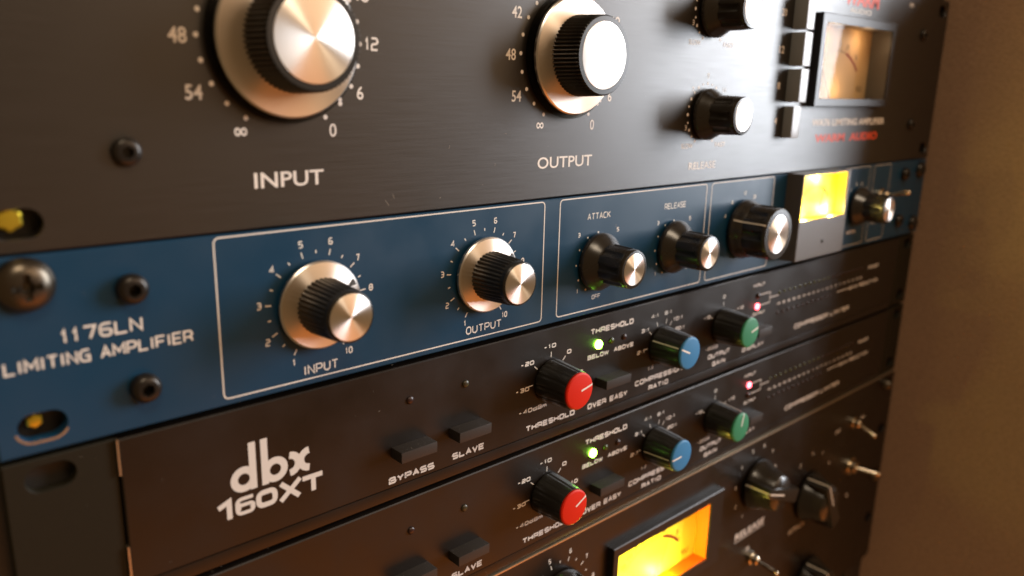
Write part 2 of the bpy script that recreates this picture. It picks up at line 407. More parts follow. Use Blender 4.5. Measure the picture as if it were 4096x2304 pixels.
# ------------------------------------------------------------------ knobs
def knurl(n, amp, rows):
    return lambda i, a: (1 - amp * (0.5 + 0.5 * math.cos(n * a)) if i in rows else 1)
def skirted_knob(parent, x, z, sr, br, tr, capr, depth, flutes, clear=False, name='knob', deg=0, collar=True):
    k_ = empty(name, (x, 0, z), parent)
    y0 = 1.0
    if clear:
        MB().lathe([(sr + 1.1, 0.5), (sr + 1.3, 0.8), (sr + 1.3, 2.0), (sr + 0.9, 2.5), (sr - 1, 2.6)], 96).build('clear_flange', 'acrylic', k_, (x, 0, z))
        mb = MB(); p = polar(0, 0, sr + 0.9, deg); dot_into(mb, p[0], p[1], 0.55, y=-2.66)
        mb.build('pointer_mark', 'ink', k_, (x, 0, z), smooth=0); y0 = 2.6
    MB().lathe([(sr - 1.5, y0 - .4), (sr - .3, y0), (sr, y0 + .4), (sr, y0 + 1.3), (sr - .45, y0 + 1.7)], 96, cap=False).build('skirt_rim', 'rim', k_, (x, 0, z))
    MB().lathe([(sr - .45, y0 + 1.7), (br * .7, y0 + 2.6)], 128).build('skirt', 'skirt', k_, (x, 0, z), smooth=60)
    if not clear:
        mb = MB(); mb.v = [(*polar(0, 0, sr - .8, deg - 5), 0), (*polar(0, 0, sr - .8, deg + 5), 0), (*polar(0, 0, sr - 4, deg), 0)]
        mb.v = [(v[0], -(y0 + 1.95 + .1 * (i == 2) * 4), v[1]) for i, v in enumerate(mb.v)]; mb.f = [(0, 1, 2)]
        mb.build('pointer_mark', 'greyplastic', k_, (x, 0, z), smooth=0)
    yb = y0 + 2.3; n = flutes * 8
    prof = [(br, yb), (br + .1, yb + .6), (br * .35 + tr * .65, depth - 2.6 if collar else depth - .9)]
    if collar: prof += [(tr, depth - 2.2), (tr, depth - .5), (tr - .35, depth - .05)]
    else: prof += [(tr, depth - .8), (tr, depth - .35), (tr - .4, depth - .02)]
    rows = (0, 1, 2) if collar else (0, 1, 2, 3, 4)
    prof += [(capr + .15, depth), (capr + .1, depth - .35), (0.5, depth - .35)]
    MB().lathe(prof, n, knurl(flutes, 0.055, rows)).build('barrel', 'plastic', k_, (x, 0, z), smooth=28)
    MB().lathe([(capr, depth - .3), (capr, depth - .06), (capr - .15, depth + .02)], 128).build('cap', 'alu', k_, (x, 0, z), smooth=60)
    return k_
def fluted_knob(parent, x, z, sr, br, capr, depth, flutes=10, line=None, name='knob', m='fluted'):
    k_ = empty(name, (x, 0, z), parent)
    MB().lathe([(sr - .5, .6), (sr, 1.1), (sr, 2.4), (sr - .35, 2.9), (sr * .55 + br * .45, 4.6), (br + .4, 6.2), (br, 7.0)], 96).build('skirt', m, k_, (x, 0, z), smooth=60)
    def mod(i, a):
        if i not in (1, 2): return 1
        c = math.cos(flutes * a); return 1 - 0.11 * max(0, c) ** 0.5
    MB().lathe([(br + .1, 5.8), (br + .25, 7.2), (br + .05, depth - 3.0), (br - .1, depth - 2.0), (br - .1, depth - .8), (br - .5, depth - .1), (capr + .2, depth), (capr + .1, depth - .4), (.5, depth - .4)],
               flutes * 16, mod).build('barrel', m, k_, (x, 0, z), smooth=40)
    MB().lathe([(capr, depth - .35), (capr, depth - .06), (capr - .15, depth + .02)], 96).build('cap', 'alu', k_, (x, 0, z), smooth=60)
    if line is not None:
        u = polar(0, 0, 1, line); n_ = (u[1], -u[0]); mb = MB()
        pr = [(sr - .1, 2.75), (sr * .55 + br * .45 + .12, 4.62), (br + .5, 6.3), (br + .34, depth - 2), (br - .05, depth - .8), (capr + .3, depth + .03)]
        for i, (r, o) in enumerate(pr):
            for s_ in (-.38, .38): mb.v.append((u[0] * (r + .15) + n_[0] * s_, -o - .1, u[1] * (r + .15) + n_[1] * s_))
        for i in range(len(pr) - 1): mb.f.append((2 * i, 2 * i + 1, 2 * i + 3, 2 * i + 2))
        mb.build('pointer_line', 'inkdim', k_, (x, 0, z), smooth=0)
    return k_
def collet_knob(parent, x, z, colour, deg, zlab):
    k_ = empty('knob', (x, 0, z), parent); n = 96
    def mod(i, a):
        if i > 4: return 1
        return 1 - .022 * (math.cos(a * 12) > .86)
    MB().lathe([(7.9, .5), (8.0, 1.0), (7.9, 2.0), (7.35, 9), (6.95, 13.1), (6.8, 13.5), (6.4, 13.6)], 144, mod).build('barrel', 'plastic', k_, (x, 0, z), smooth=40)
    MB().lathe([(6.5, 13.4), (6.68, 13.7), (6.68, 14.2), (6.4, 14.5), (5.9, 14.62), (0.2, 14.7)], 72).build('cap', colour, k_, (x, 0, z), smooth=40)
    u = polar(0, 0, 1, deg); q = (u[1], -u[0]); mb = MB()
    for r, o in ((0.6, 14.72), (5.9, 14.66), (6.5, 14.42)):
        for s_ in (-.33, .33): mb.v.append((u[0] * r + q[0] * s_, -o - .03, u[1] * r + q[1] * s_))
    mb.f = [(0, 1, 3, 2), (2, 3, 5, 4)]
    mb.build('pointer_line', 'ink', k_, (x, 0, z), smooth=0)
    mb = MB()
    for r, o in ((8.12, 1.2), (7.42, 9), (7.05, 13.2)):
        for s_ in (-.25, .25): mb.v.append((u[0] * r + q[0] * s_, -o, u[1] * r + q[1] * s_))
    mb.f = [(0, 1, 3, 2), (2, 3, 5, 4)]
    mb.build('side_line', 'inkdim', k_, (x, 0, z), smooth=0)
    return k_
def bar_knob(parent, x, z, sr, deg, depth=15, L=15.0):
    """skirted black knob carrying a long raised finger bar with a white line"""
    k_ = empty('knob', (x, 0, z), parent)
    MB().lathe([(sr - .4, .6), (sr, 1.0), (sr, 2.2), (sr - .5, 3.0), (sr * .90, 5.0), (sr * .80, 8.0), (sr * .72, depth - 3), (sr * .64, depth - 1.6), (.3, depth - 1.2)], 96).build('skirt', 'bakelite', k_, (x, 0, z), smooth=50)
    a = math.radians(deg); mb = MB(); T = sr * .24; bm = MB().box(-T, T, -depth, -2.2, -L, L, 1.3)
    vs = []
    for vx, vy, vz in bm.v:
        vx *= (1 + .35 * (depth + vy) / depth) * (1.25 - .5 * (vz / L + 1) / 2)
        vs.append((vx * math.cos(a) + vz * math.sin(a), vy, -vx * math.sin(a) + vz * math.cos(a)))
    mb.add(vs, bm.f).build('finger_bar', 'bakelite', k_, (x, 0, z), smooth=50)
    mb = MB(); u = (math.sin(a), math.cos(a)); q = (u[1], -u[0])
    for r, o in ((L + .08, 2.6), (L + .08, depth - 1.0), (L - .55, depth + .02), (L - 1.4, depth + .07), (.3, depth + .07)):
        for s_ in (-.42, .42): mb.v.append((u[0] * r + q[0] * s_, -o, u[1] * r + q[1] * s_))
    mb.f = [(2 * i, 2 * i + 1, 2 * i + 3, 2 * i + 2) for i in range(4)]
    mb.build('pointer_line', 'inkdim', k_, (x, 0, z), smooth=0)
    return k_
def led(parent, x, z, r, m, proud=1.0):
    MB().lathe([(r, 0), (r, proud * .35), (r * .86, proud * .7), (r * .5, proud * .95), (.05, proud)], 24).build('indicator_light', m, parent, (x, 0, z), smooth=80)
def button(parent, x0, x1, z0, z1, d, m='btn', bev=.25):
    return MB().box(x0, x1, -d, 1.0, z0, z1, bev).build('push_button', m, parent, (0, 0, 0), smooth=50)
def socket_screw(parent, x, z, r, h, m='screw', y=0.0):
    k_ = MB()
    n = 48
    k_.lathe([(r, 0), (r + .05, .2), (r, h * .55), (r * .85, h * .88), (r * .62, h)], n, cap=False)
    # hexagonal recess
    b = len(k_.v); ro = r * .62; hx = r * .44
    for depth_ in (h, h * .2):
        for j in range(n):
            a = 2 * math.pi * j / n; f = math.cos(math.pi / 6) / math.cos((a % (math.pi / 3)) - math.pi / 6)
            k_.v.append((hx * f * math.sin(a), -depth_, hx * f * math.cos(a)))
    top = b - n
    for j in range(n):
        j2 = (j + 1) % n; k_.f.append((top + j, top + j2, b + j2, b + j)); k_.f.append((b + j, b + j2, b + n + j2, b + n + j))
    k_.f.append(tuple(b + n + j for j in range(n)))
    return k_.build('socket_screw', m, parent, (x, y, z), smooth=40)
def rack_screw(x, z, r, h, lab, m='zinc'):
    """domed cross-head rack screw, a thing of its own"""
    n = 64; mb = MB(); rings = [(r, 0), (r, .6), (r * .97, 1.2), (r * .86, h * .62), (r * .68, h * .84), (r * .5, h * .95), (r * .36, h * .99), (r * .25, h), (r * .14, h), (.02, h)]
    for i, (rr, o) in enumerate(rings):
        for j in range(n):
            a = 2 * math.pi * j / n; px, pz = rr * math.sin(a), rr * math.cos(a)
            arm = min(abs(px), abs(pz)) < r * .095 and max(abs(px), abs(pz)) < r * .48
            core = rr < r * .16
            o2 = o - (h * .55 if core else (h * .32 if arm else 0))
            mb.v.append((px, -o2, pz))
    for i in range(len(rings) - 1):
        for j in range(n):
            j2 = (j + 1) % n; mb.f.append((i * n + j, i * n + j2, (i + 1) * n + j2, (i + 1) * n + j))
    o = mb.build('rack_screw', m, None, (x, 0, z), smooth=38)
    return tag(o, lab, 'screw', 'screws that hold the units in the rack')
def toggle(parent, x, z, tip, m='chrome', bushing=3.2):
    """nickel bat toggle: bushing nut on the panel and a lever whose ball end is at tip (world mm)"""
    k_ = empty('toggle_switch', (x, 0, z), parent)
    MB().lathe([(bushing * 1.15, 0), (bushing * 1.15, 1.6), (bushing * .75, 1.8), (bushing * .75, 4.5), (bushing * .55, 5.0)], 6 * 6).build('bushing', m, k_, (x, 0, z), smooth=30)
    t = Vector(tip) - Vector((x, 0, z)); s0 = Vector((0, -3.5, 0))
    MB().tube([s0, s0.lerp(t, .3), s0.lerp(t, .85), t, t + (t - s0).normalized() * .5], [1.0, 1.1, 1.45, 1.3, .6], 14).build('lever', m, k_, (x, 0, z), smooth=60)
    return k_

def vu_meter(parent, box, win, yf, yd, bezel, dialm, inner, lamp, numbers, needle, red, dial_text=True, arc=True, plate_m=None):
    """meter part with bezel, recessed dial, scale, needle, diffuser walls, glass and point lamps"""
    x0, x1, z0, z1 = box; a, b, c, d = win
    k_ = empty('level_meter', ((x0 + x1) / 2, 0, (z0 + z1) / 2), parent)
    # bezel ring
    mb = MB(); e = .3
    O = [(x0, z0), (x1, z0), (x1, z1), (x0, z1)]; O2 = [(x0 + e, z0 + e), (x1 - e, z0 + e), (x1 - e, z1 - e), (x0 + e, z1 - e)]
    I = [(a, c), (b, c), (b, d), (a, d)]
    rows = [[(p[0], 0.0, p[1]) for p in O], [(p[0], yf + e, p[1]) for p in O], [(p[0], yf, p[1]) for p in O2], [(p[0], yf, p[1]) for p in I], [(p[0], yf + 1.0, p[1]) for p in I]]
    for r in rows: mb.v += r
    for i in range(4):
        for j in range(4):
            j2 = (j + 1) % 4; mb.f.append((i * 4 + j, i * 4 + j2, (i + 1) * 4 + j2, (i + 1) * 4 + j))
    mb.build('bezel', bezel, k_, (0, 0, 0), smooth=20)
    mb = MB(); r0 = [(p[0] + s1 * .02, yf + 1.0, p[1] + s2 * .02) for p, s1, s2 in zip(I, (1, -1, -1, 1), (1, 1, -1, -1))]
    r1 = [(p[0], yd + .3, p[2]) for p in r0]; mb.v = r0 + r1
    mb.f = [(j, (j + 1) % 4, 4 + (j + 1) % 4, 4 + j) for j in range(4)]
    mb.build('inner_wall', inner, k_, (0, 0, 0), smooth=0)
    MB().box(a + .05, b - .05, yd, yd + .25, c + .05, d - .05).build('dial', dialm, k_, (0, 0, 0), smooth=0)
    W = b - a; H = d - c; cx = (a + b) / 2; pz = c - H * .25; R = H * .93
    mb = MB(); mr = MB(); ang = [-44, -34, -25, -17, -10, -3, 5, 13, 21, 29, 37, 44]
    if arc:
        pts = [polar(cx, pz, R, t) for t in range(-44, 15, 3)]; stroke(mb, pts, .35, yd - .06)
        pts = [polar(cx, pz, R, t) for t in range(15, 46, 3)]; stroke(mr, pts, 1.3, yd - .06)
        for t in ang: tick_into(mb if t < 15 else mr, cx, pz, R + .4, R + 2.2, t, .28, yd - .075)
    for s_, t in numbers:
        x, z = polar(cx, pz, R + H * .10, t); h = H * .075; text_into(mb, s_, x - h * .4 * len(s_), x + h * .4 * len(s_), z - h / 2, h, .01, yd - .06)
    text_into(mb, 'VU', b - W * .16, b - W * .08, c + H * .10, H * .09, .01, yd - .06)
    mb.build('dial_scale', 'dialink', k_, (0, 0, 0), smooth=0)
    if arc: mr.build('red_arc', 'dialred', k_, (0, 0, 0), smooth=0)
    p0 = polar(cx, pz, H * .30, needle); p1 = polar(cx, pz, R + 1.5, needle); mb = MB()
    mb.tube([(p0[0], yd - 1.3, p0[1]), (p1[0], yd - 1.3, p1[1])], [.22, .14], 6).build('needle', 'dialink', k_, (0, 0, 0))
    MB().box(a + .06, b - .06, yf + .55, yf + .8, c + .06, d - .06).build('glass', 'glass', k_, (0, 0, 0), smooth=0)
    for i, (lx, lz, pw, colr, rad) in enumerate(lamp):
        l = bpy.data.lights.new('meter_lamp_or_fill', 'POINT'); l.energy = pw; l.color = colr; l.shadow_soft_size = rad * K
        o = bpy.data.objects.new('meter_lamp_or_fill', l); COL.objects.link(o); put(o, k_, (lx, (yf + 1.0) * .7 + yd * .3, lz))
    return k_

# ================================================================== THE RACK
XL, XR = 33.15, 515.75           # a 19 inch panel
SLX, SRX = 41.9, 507.0
cab = tag(empty('rack_cabinet', (SRX, 20, 0)), 'brown cabinet side rising at the right of the stacked audio units', 'cabinet')
mb = MB(); zs = [110, -20, -150, -320]; ds = [66, 78, 92, 112]
for z, d in zip(zs, ds):
    mb.v += [(519.5, 60, z), (519.5, -d, z), (520.3, -d - 1.2, z), (537, -d - 1.2, z), (538, -d, z), (538, 60, z)]
for i in range(3):
    for j in range(6):
        j2 = (j + 1) % 6; mb.f.append((i * 6 + j, i * 6 + j2, (i + 1) * 6 + j2, (i + 1) * 6 + j))
mb.f += [tuple(range(6)), tuple(range(18, 24))]
mb.build('side_panel', 'wall', cab, (0, 0, 0), smooth=30)
for xa, xb in ((XL - 3, 56), (493, 517.5)):
    MB().box(xa, xb, 4.2, 6.5, -320, 110).build('mounting_rail', 'rail', cab, (0, 0, 0))
MB().box(XL - 40, 537, 61, 63, -320, 110).build('back_panel', 'dark', cab, (0, 0, 0))

def slots(zs_, w=10.2, h=6.6):
    return [('slot', x, z, w, h) for x in (SLX, SRX) for z in zs_]

# ---------------------------------------------------------------- unit 1: two-unit black compressor
wa = tag(empty('rack_compressor', (XL, 4, 0)), 'tall black brushed compressor with two big silver dials, WA76 LIMITING AMPLIFIER', 'compressor')
MBX = (363.0, 441.0, 30.2, 71.6)
plate(XL, XR, .25, 88.6, 0, 3.1, slots((6.35, 82.55)) + [('rect', 367.0, 437.5, 33.8, 67.6)]).build('front_panel', 'brushed_black', wa)
MB().box(58, 491, 3.2, 58, .6, 88.2).build('chassis', 'dark', wa) if False else None
kn = skirted_knob(wa, 103.0, 45.9, 18.6, 12.6, 12.2, 10.25, 15.6, 62, clear=True, deg=136, collar=False)
kn = skirted_knob(wa, 203.3, 46.1, 18.6, 12.6, 12.2, 10.25, 15.6, 62, clear=True, deg=136, collar=False)
for cx, cz in ((103.0, 45.9), (203.3, 46.1)):
    mb = MB()
    for i in range(21): dot_into(mb, *polar(cx, cz, 21.4, -150 + 15 * i), .62)
    R_ = cx - 103.0
    for s_, x0, x1, z in (('48', 75.4, 79.5, 43.9), ('54', 78.2, 82.2, 31.5), ('\u221e', 89.2, 92.4, 23.1), ('0', 114.7, 116.8, 22.3), ('6', 123.2, 125.2, 31.8), ('12', 126.0, 130.1, 44.4), ('18', 123.4, 127.4, 56.4), ('42', 77.6, 81.7, 56.3), ('36', 86.0, 90.2, 66.2), ('24', 115.8, 120.0, 66.2)):
        h = 2.0 if s_ == '\u221e' else 3.45
        if '1' in s_: wide_into(mb, s_, x0 + R_, x1 + R_, z, h, .15, r=.45, gap=.45)
        else: text_into(mb, s_, x0 + R_, x1 + R_, z, h, .012)
    mb.build('dial_marking', 'ink', wa, (0, 0, 0), smooth=0)
label(wa, 'INPUT', 93.5, 112.6, 10.2, 3.9, bold=.014); label(wa, 'OUTPUT', 190.5, 216.9, 10.1, 3.8, bold=.012)
label(wa, 'RELEASE', 274.4, 292.9, 5.5, 2.9, bold=.008)
for kx, kz in ((283.0, 66.0), (283.0, 27.0)):
    fluted_knob(wa, kx, kz + .1, 10.0, 7.4, 5.8, 17.4, 8)
    mb = MB()
    for i in range(21): dot_into(mb, *polar(kx, kz, 11.9, -150 + 15 * i), .45 if i % 2 else .62)
    for s_, x0, z in (('3', -13.4, -6), ('7', -10.4, 8.5), ('9', -.8, 13.9), ('11', 10.5, 8.5)):
        wide_into(mb, s_, kx + x0, kx + x0 + 1.35 * len(s_), kz + z, 2.0, .16, r=.42)
    text_into(mb, 'SLOW', kx - 14.6, kx - 7.0, kz - 13, 1.9, .01); text_into(mb, 'FAST', kx + 8.5, kx + 15.8, kz - 13, 1.9, .01)
    mb.build('dial_marking', 'ink', wa, (0, 0, 0), smooth=0)
for z0, z1, d in ((16.4, 30.4, 4.6), (32.1, 46.4, 6.4), (47.6, 61.9, 6.4), (63.0, 77.2, 6.4)):
    MB().box(343.6, 350.3, -d, 1.0, z0, z1, .5).build('ratio_button', 'ratio_btn', wa, (0, 0, 0), smooth=50)
for s_, x0, x1, z in (('20', 333.4, 337.5, 68), ('12', 334.2, 338.4, 52.7), ('8', 335.5, 337.9, 37.5), ('4', 335.9, 338.2, 22.4)):
    label(wa, s_, x0, x1, z, 3.0, bold=.01)
vu_meter(wa, MBX, (367.0, 437.5, 33.8, 67.6), -3.8, 7.0, 'meter_black', 'amber', 'meter_grey',
         [(385, 62, 0.0045, (1, .66, .36), 3), (420, 62, 0.0045, (1, .66, .36), 3), (402, 38, 0.0045, (1, .66, .36), 3)], [('20', -42), ('10', -28), ('7', -18), ('5', -8), ('3', 2), ('0', 16), ('3', 34)], -37, True)  # added lamps that brighten an otherwise unlit amber dial
label(wa, 'WA76 LIMITING AMPLIFIER', 370.4, 449.0, 21.0, 3.4, bold=.02, m='ink')
label(wa, 'WARM  AUDIO', 374.6, 442.6, 13.2, 4.0, m='redink', bold=.045)
label(wa, 'WARM', 388.5, 425.3, 77.2, 7.0, m='redink', bold=.05); label(wa, 'AUDIO', 395, 418, 73.9, 2.3, bold=.01)
label(wa, 'ON', 461.5, 466.5, 81.5, 2.2, bold=.02)
for x in (64.4, 484.6): 
    for z in (20.3, 68.6): socket_screw(wa, x, z, 3.1, 1.7)

# ---------------------------------------------------------------- unit 2: blue one-unit limiter
bl = tag(empty('rack_limiter', (XL, 4, -44.45)), 'blue limiter with a small glowing yellow meter, lettered 1176LN LIMITING AMPLIFIER', 'limiter')
plate(XL, XR, -44.2, -.25, 0, 3.1, slots((-6.35, -38.1)), ch=.3).build('front_panel', 'blue', bl)
for x0, x1 in ((82.3, 194.6), (202.0, 288.4), (292.0, 341.6), (402.5, 440.6), (445.8, 466.6)):
    frame_line(bl, x0, x1, -42.4, -.95, m='ink' if x1 < 400 else 'inkdim', t=.37 if x1 < 400 else .28)  # right end frames thinner and dimmer, the darkness there put into the ink
for cx, cz in ((109.5, -21.7), (168.3, -21.8)):
    mb = MB()
    for i in range(10): tick_into(mb, cx, cz, 13.4, 15.1, -150 + i * 33.333, .34)
    for i in range(9): tick_into(mb, cx, cz, 13.8, 14.7, -150 + (i + .5) * 33.333, .34)
    for s_, x0, x1, z in (('1', 101.4, 102.4, -37.8), ('2', 94.1, 95.4, -30.8), ('3', 92.2, 93.5, -20.7), ('4', 96.1, 97.6, -11.6), ('5', 104.5, 105.8, -6.1), ('6', 113.3, 114.6, -6.1), ('7', 121.6, 122.8, -11.6), ('8', 125.6, 126.9, -20.7), ('9', 124.0, 125.3, -30.8), ('10', 117.5, 119.8, -37.8)):
        wide_into(mb, s_, x0 + cx - 109.5, x1 + cx - 109.5, z, 1.95, .17, r=.42, gap=.5)
    mb.build('dial_marking', 'ink', bl, (0, 0, 0), smooth=0)
    skirted_knob(bl, cx, cz, 12.1, 7.8, 6.85, 6.2, 17.2, 36, deg=62, collar=True)
eng(bl, 'INPUT', 104.5, 115.1, -41.2, 2.7); eng(bl, 'OUTPUT', 161.1, 176.1, -40.8, 2.6)
eng(bl, '1176LN', 47.4, 64.5, -20.5, 3.3, t=.155); eng(bl, 'LIMITING AMPLIFIER', 36.0, 75.7, -25.5, 3.0, t=.155)
eng(bl, 'ATTACK', 216.1, 228.4, -9.15, 2.3); eng(bl, 'RELEASE', 260.5, 274.5, -9.2, 2.35)
eng(bl, 'OFF', 220.3, 224.9, -38.8, 1.65); label(bl, 'RATIO', 312.5, 322.0, -41.0, 0.01, bold=.006) if False else None
for cx in (222.2, 267.2):
    mb = MB()
    for i in range(12):
        if i < 11: dot_into(mb, *polar(cx, -25.0, 11.0, -150 + 30 * i), .38)
    for s_, dx, z in (('3', -10.7, -14.9), ('5', 10.2, -14.9), ('1', -10.2, -35.3), ('7', 10.0, -35.3)):
        wide_into(mb, s_, cx + dx, cx + dx + (.8 if s_ == '1' else 1.25), z, 1.65, .18, r=.42)
    mb.build('dial_marking', 'ink', bl, (0, 0, 0), smooth=0)
fluted_knob(bl, 222.3, -24.7, 10.6, 7.1, 5.6, 17.5, 8)
fluted_knob(bl, 267.4, -24.5, 10.6, 7.1, 5.7, 17.8, 8)
mb = MB(); num_ring(mb, 317.9, -22.3, 15.6, [('4', -65), ('8', -38), ('12', 0), ('20', 31), ('ALL', 62)], 1.8); mb.build('dial_marking', 'ink', bl, (0, 0, 0), smooth=0)
fluted_knob(bl, 317.9, -22.4, 13.0, 11.3, 8.2, 17.8, 8, line=-66)
vu_meter(bl, (353.0, 400.2, -41.0, .1), (353.9, 397.6, -21.9, -.75), -8.2, -3.0, 'meter_grey', 'yellow', 'yellowin',
         [(362, -19.5, 0.045, (1, .80, .22), 1.0), (388, -19.5, 0.045, (1, .80, .22), 1.0), (376, -3.0, 0.04, (1, .80, .22), 1.0)], [], 18, True)
socket_screw(bl, 377.7, -33.4, .9, .4, y=-8.2)
mb = MB(); num_ring(mb, 428.5, -22, 12.5, [('4', -40), ('8', -12), ('12', 16), ('20', 44)], 1.8); mb.build('dial_marking', 'ink', bl, (0, 0, 0), smooth=0)
fluted_knob(bl, 429.0, -21.5, 10.2, 7.4, 6.1, 17.4, 8)
label(bl, 'METER', 421, 431.5, -36.2, 1.7); label(bl, 'POWER', 449.5, 460, -33.5, 1.7)
toggle(bl, 455.5, -17.5, (456.5, -15.5, -14.5))
for x, z in ((62.7, -10.3), (63.6, -34.4), (484.5, -7.6), (484.5, -34.4)): socket_screw(bl, x, z, 3.5, 3.0)

def slot_edge(parent, sx, sz):
    mb = MB(); pts = [(sx - 1.8 + 3.55 * math.cos(math.radians(a)), sz + 3.55 * math.sin(math.radians(a))) for a in range(195, 271, 15)] + [(sx + 1.8 + 3.55 * math.cos(math.radians(a)), sz + 3.55 * math.sin(math.radians(a))) for a in range(270, 341, 15)]
    stroke(mb, pts, .5, -.02); mb.build('bare_slot_glint', 'edge', parent, (0, 0, 0), smooth=0)  # bare chamfer drawn only along the lower rim, painting in its highlight
for sx, sz in ((SLX, -38.1), (SRX, -6.35), (SRX, -38.1)): slot_edge(bl, sx, sz)

# ---------------------------------------------------------------- units 3 and 4: black one-unit compressor limiters
def comp(zt, lab, lit_upper, degs):
    """zt: top of the rack space; every offset below is measured for the upper unit (zt = -44.45)"""
    o_ = zt + 44.45
    u = tag(empty('compressor_limiter', (XL, 4, zt - 44.45)), lab, 'compressor', 'twin slim black compressor limiters')
    plate(XL, 56.3, zt - 44.1, zt - 1.3, .8, 3.4, [('slot', SLX + .5, zt - 6.35, 10.6, 6.6), ('slot', SLX + .5, zt - 38.1, 10.6, 6.6)], ch=.3).build('rack_ear', 'ear', u)
    plate(492.5, XR, zt - 44.1, zt - 1.3, .8, 3.4, [('slot', SRX, zt - 6.35, 10.2, 6.6), ('slot', SRX, zt - 38.1, 10.2, 6.6)], ch=.3).build('rack_ear', 'ear', u)
    plate(56.6, 492.2, zt - 40.0, zt - 1.4, 0, 4, [], ch=.35).build('front_panel', 'black_paint', u)
    MB().box(56.6, 492.2, .5, 4, zt - 44.2, zt - 40.3, .25).build('lower_lip', 'black_paint', u)
    mb = MB(); mb.box(56.25, 56.6, -.12, 1.5, zt - 10.5, zt - 1.4); mb.box(56.25, 56.62, -.15, 1.5, zt - 41.5, zt - 29.5); mb.build('bare_edge', 'edge', u, smooth=0)
    P = lambda *a, **k: wide(u, a[0], a[1], a[2], a[3] + o_, a[4], **k)
    # logo: two bowls with stems, and a curved cross
    mb = MB(); t = 2.0
    def ring(cx, cz, r, k0):
        stroke(mb, [(cx + r * math.cos(2 * math.pi * i / 28), cz + o_ + r * math.sin(2 * math.pi * i / 28)) for i in range(28)], t, INKY - .01 * k0, True)
    ring(86.0, -65.8, 2.62, 0); ring(94.9, -65.8, 2.62, 1)
    stroke(mb, [(88.6, -55.95 + o_), (88.6, -69.35 + o_)], 1.95, INKY - .02); stroke(mb, [(91.95, -55.95 + o_), (91.95, -69.35 + o_)], 1.95, INKY - .02)
    def arc(cx, cz, r, a0, a1, k0):
        stroke(mb, [(cx + r * math.cos(math.radians(a0 + (a1 - a0) * i / 10)), cz + o_ + r * math.sin(math.radians(a0 + (a1 - a0) * i / 10))) for i in range(11)], 2.05, INKY - .01 * k0)
    arc(99.1, -65.7, 2.6, 90, -90, 0); arc(105.0, -65.7, 2.6, 90, 270, 1)
    stroke(mb, [(101.4, -64.6 + o_), (102.7, -66.8 + o_)], 1.9, INKY - .02)
    mb.build('logo', 'greyink', u, (0, 0, 0), smooth=0)
    mb = MB(); zb = -75.9 + o_; h = 5.2; t = 1.45
    stroke(mb, [(78.7, zb + 3.9), (81.6, zb + h - .1), (81.6, zb)], t, INKY)
    stroke(mb, [(88.2, zb + h - .55), (83.7, zb + h - .55, 1.5), (83.7, zb + .52, 1.5), (88.2, zb + .52, 1.2), (88.2, zb + 2.85, 1.0), (83.7, zb + 2.85)], 1.02, INKY - .01); stroke(mb, [(84.0, zb + 3.7), (84.0, zb + 1.5)], 1.5, INKY - .02); stroke(mb, [(88.0, zb + 2.2), (88.0, zb + 1.2)], 1.3, INKY - .03)
    stroke(mb, [(89.7, zb + h - .75, 1.5), (94.4, zb + h - .75, 1.5), (94.4, zb + .75, 1.5), (89.7, zb + .75, 1.5)], t * 1.02, INKY, True)
    stroke(mb, [(96.2, zb + h), (101.6, zb)], t, INKY); stroke(mb, [(96.0, zb), (102.0, zb + h)], t, INKY - .01)
    stroke(mb, [(102.7, zb + h - .75), (108.9, zb + h - .75)], t, INKY); stroke(mb, [(106.0, zb + h - .75), (106.0, zb)], t, INKY - .01)
    mb.build('model_number', 'greyink', u, (0, 0, 0), smooth=0)
    P('BYPASS', 131.2, 148.5, -83.0, 2.25); P('SLAVE', 155.8, 169.5, -82.5, 2.25)
    for x0, x1, z1 in ((132.4, 145.7, -70.9), (154.7, 168.0, -70.9), (225.3, 239.6, -70.4)):
        button(u, x0, x1, z1 - 3.5 + o_, z1 + o_, 5.4)
    for x in (139.3, 161.1): led(u, x, -57.3 + o_, 1.25, 'off_red' if x < 150 else 'off_clear', .7)
    # threshold dial
    mb = MB(); cx, cz = 200.2, -65.3 + o_
    for dg in (-90, -50, 0, 45, 90, 135): tick_into(mb, cx, cz, 8.6, 10.6, dg, .34)
    for s_, x0, x1, z in (('-20', 185.6, 191.8, -57.5), ('-10', 196.6, 202.5, -53.3), ('0', 208.4, 210.6, -57.3), ('-30', 183.5, 189.8, -66.8), ('-40dBm', 185.2, 198.7, -75.1), ('+10', 211.6, 217.4, -66.8), ('+20', 203.5, 210.5, -75.1)):
        wide_into(mb, s_, x0, x1, z + o_, 1.6, .24)
    mb.build('dial_marking', 'ink', u, (0, 0, 0), smooth=0)
    P('THRESHOLD', 188.7, 213.9, -82.3, 2.15)
    P('THRESHOLD', 220.7, 245.7, -52.7, 2.25); P('BELOW', 219.7, 231.6, -62.3, 1.8); P('ABOVE', 234.6, 246.6, -62.1, 1.8); P('OVER EASY', 221.0, 244.5, -82.4, 2.3)
    led(u, 225.3, -57.1 + o_, 1.75, 'green_led', 1.3); led(u, 232.9, -57.1 + o_, 1.2, 'off_green', .8); led(u, 240.4, -57.1 + o_, 1.2, 'off_red', .8)
    # ratio dial
    mb = MB(); cx = 264.6
    for dg in (-150, -90, -50, -20, 15, 35, 62, 95, 150): tick_into(mb, cx, cz, 8.9, 10.9, dg, .34)
    for s_, x0, x1, z in (('4:1', 256.9, 261.9, -52.9), ('6:1', 265.7, 270.6, -52.9), ('10:1', 271.9, 278.5, -56.6), ('20:1', 273.7, 280.2, -61.2), ('3:1', 251.0, 256.2, -57.9), ('2:1', 249.2, 254.2, -66.6), ('1:1', 256.9, 260.7, -75.0)):
        wide_into(mb, s_, x0, x1, z + o_, 1.6, .24)
    mb.build('dial_marking', 'greyink', u, (0, 0, 0), smooth=0)
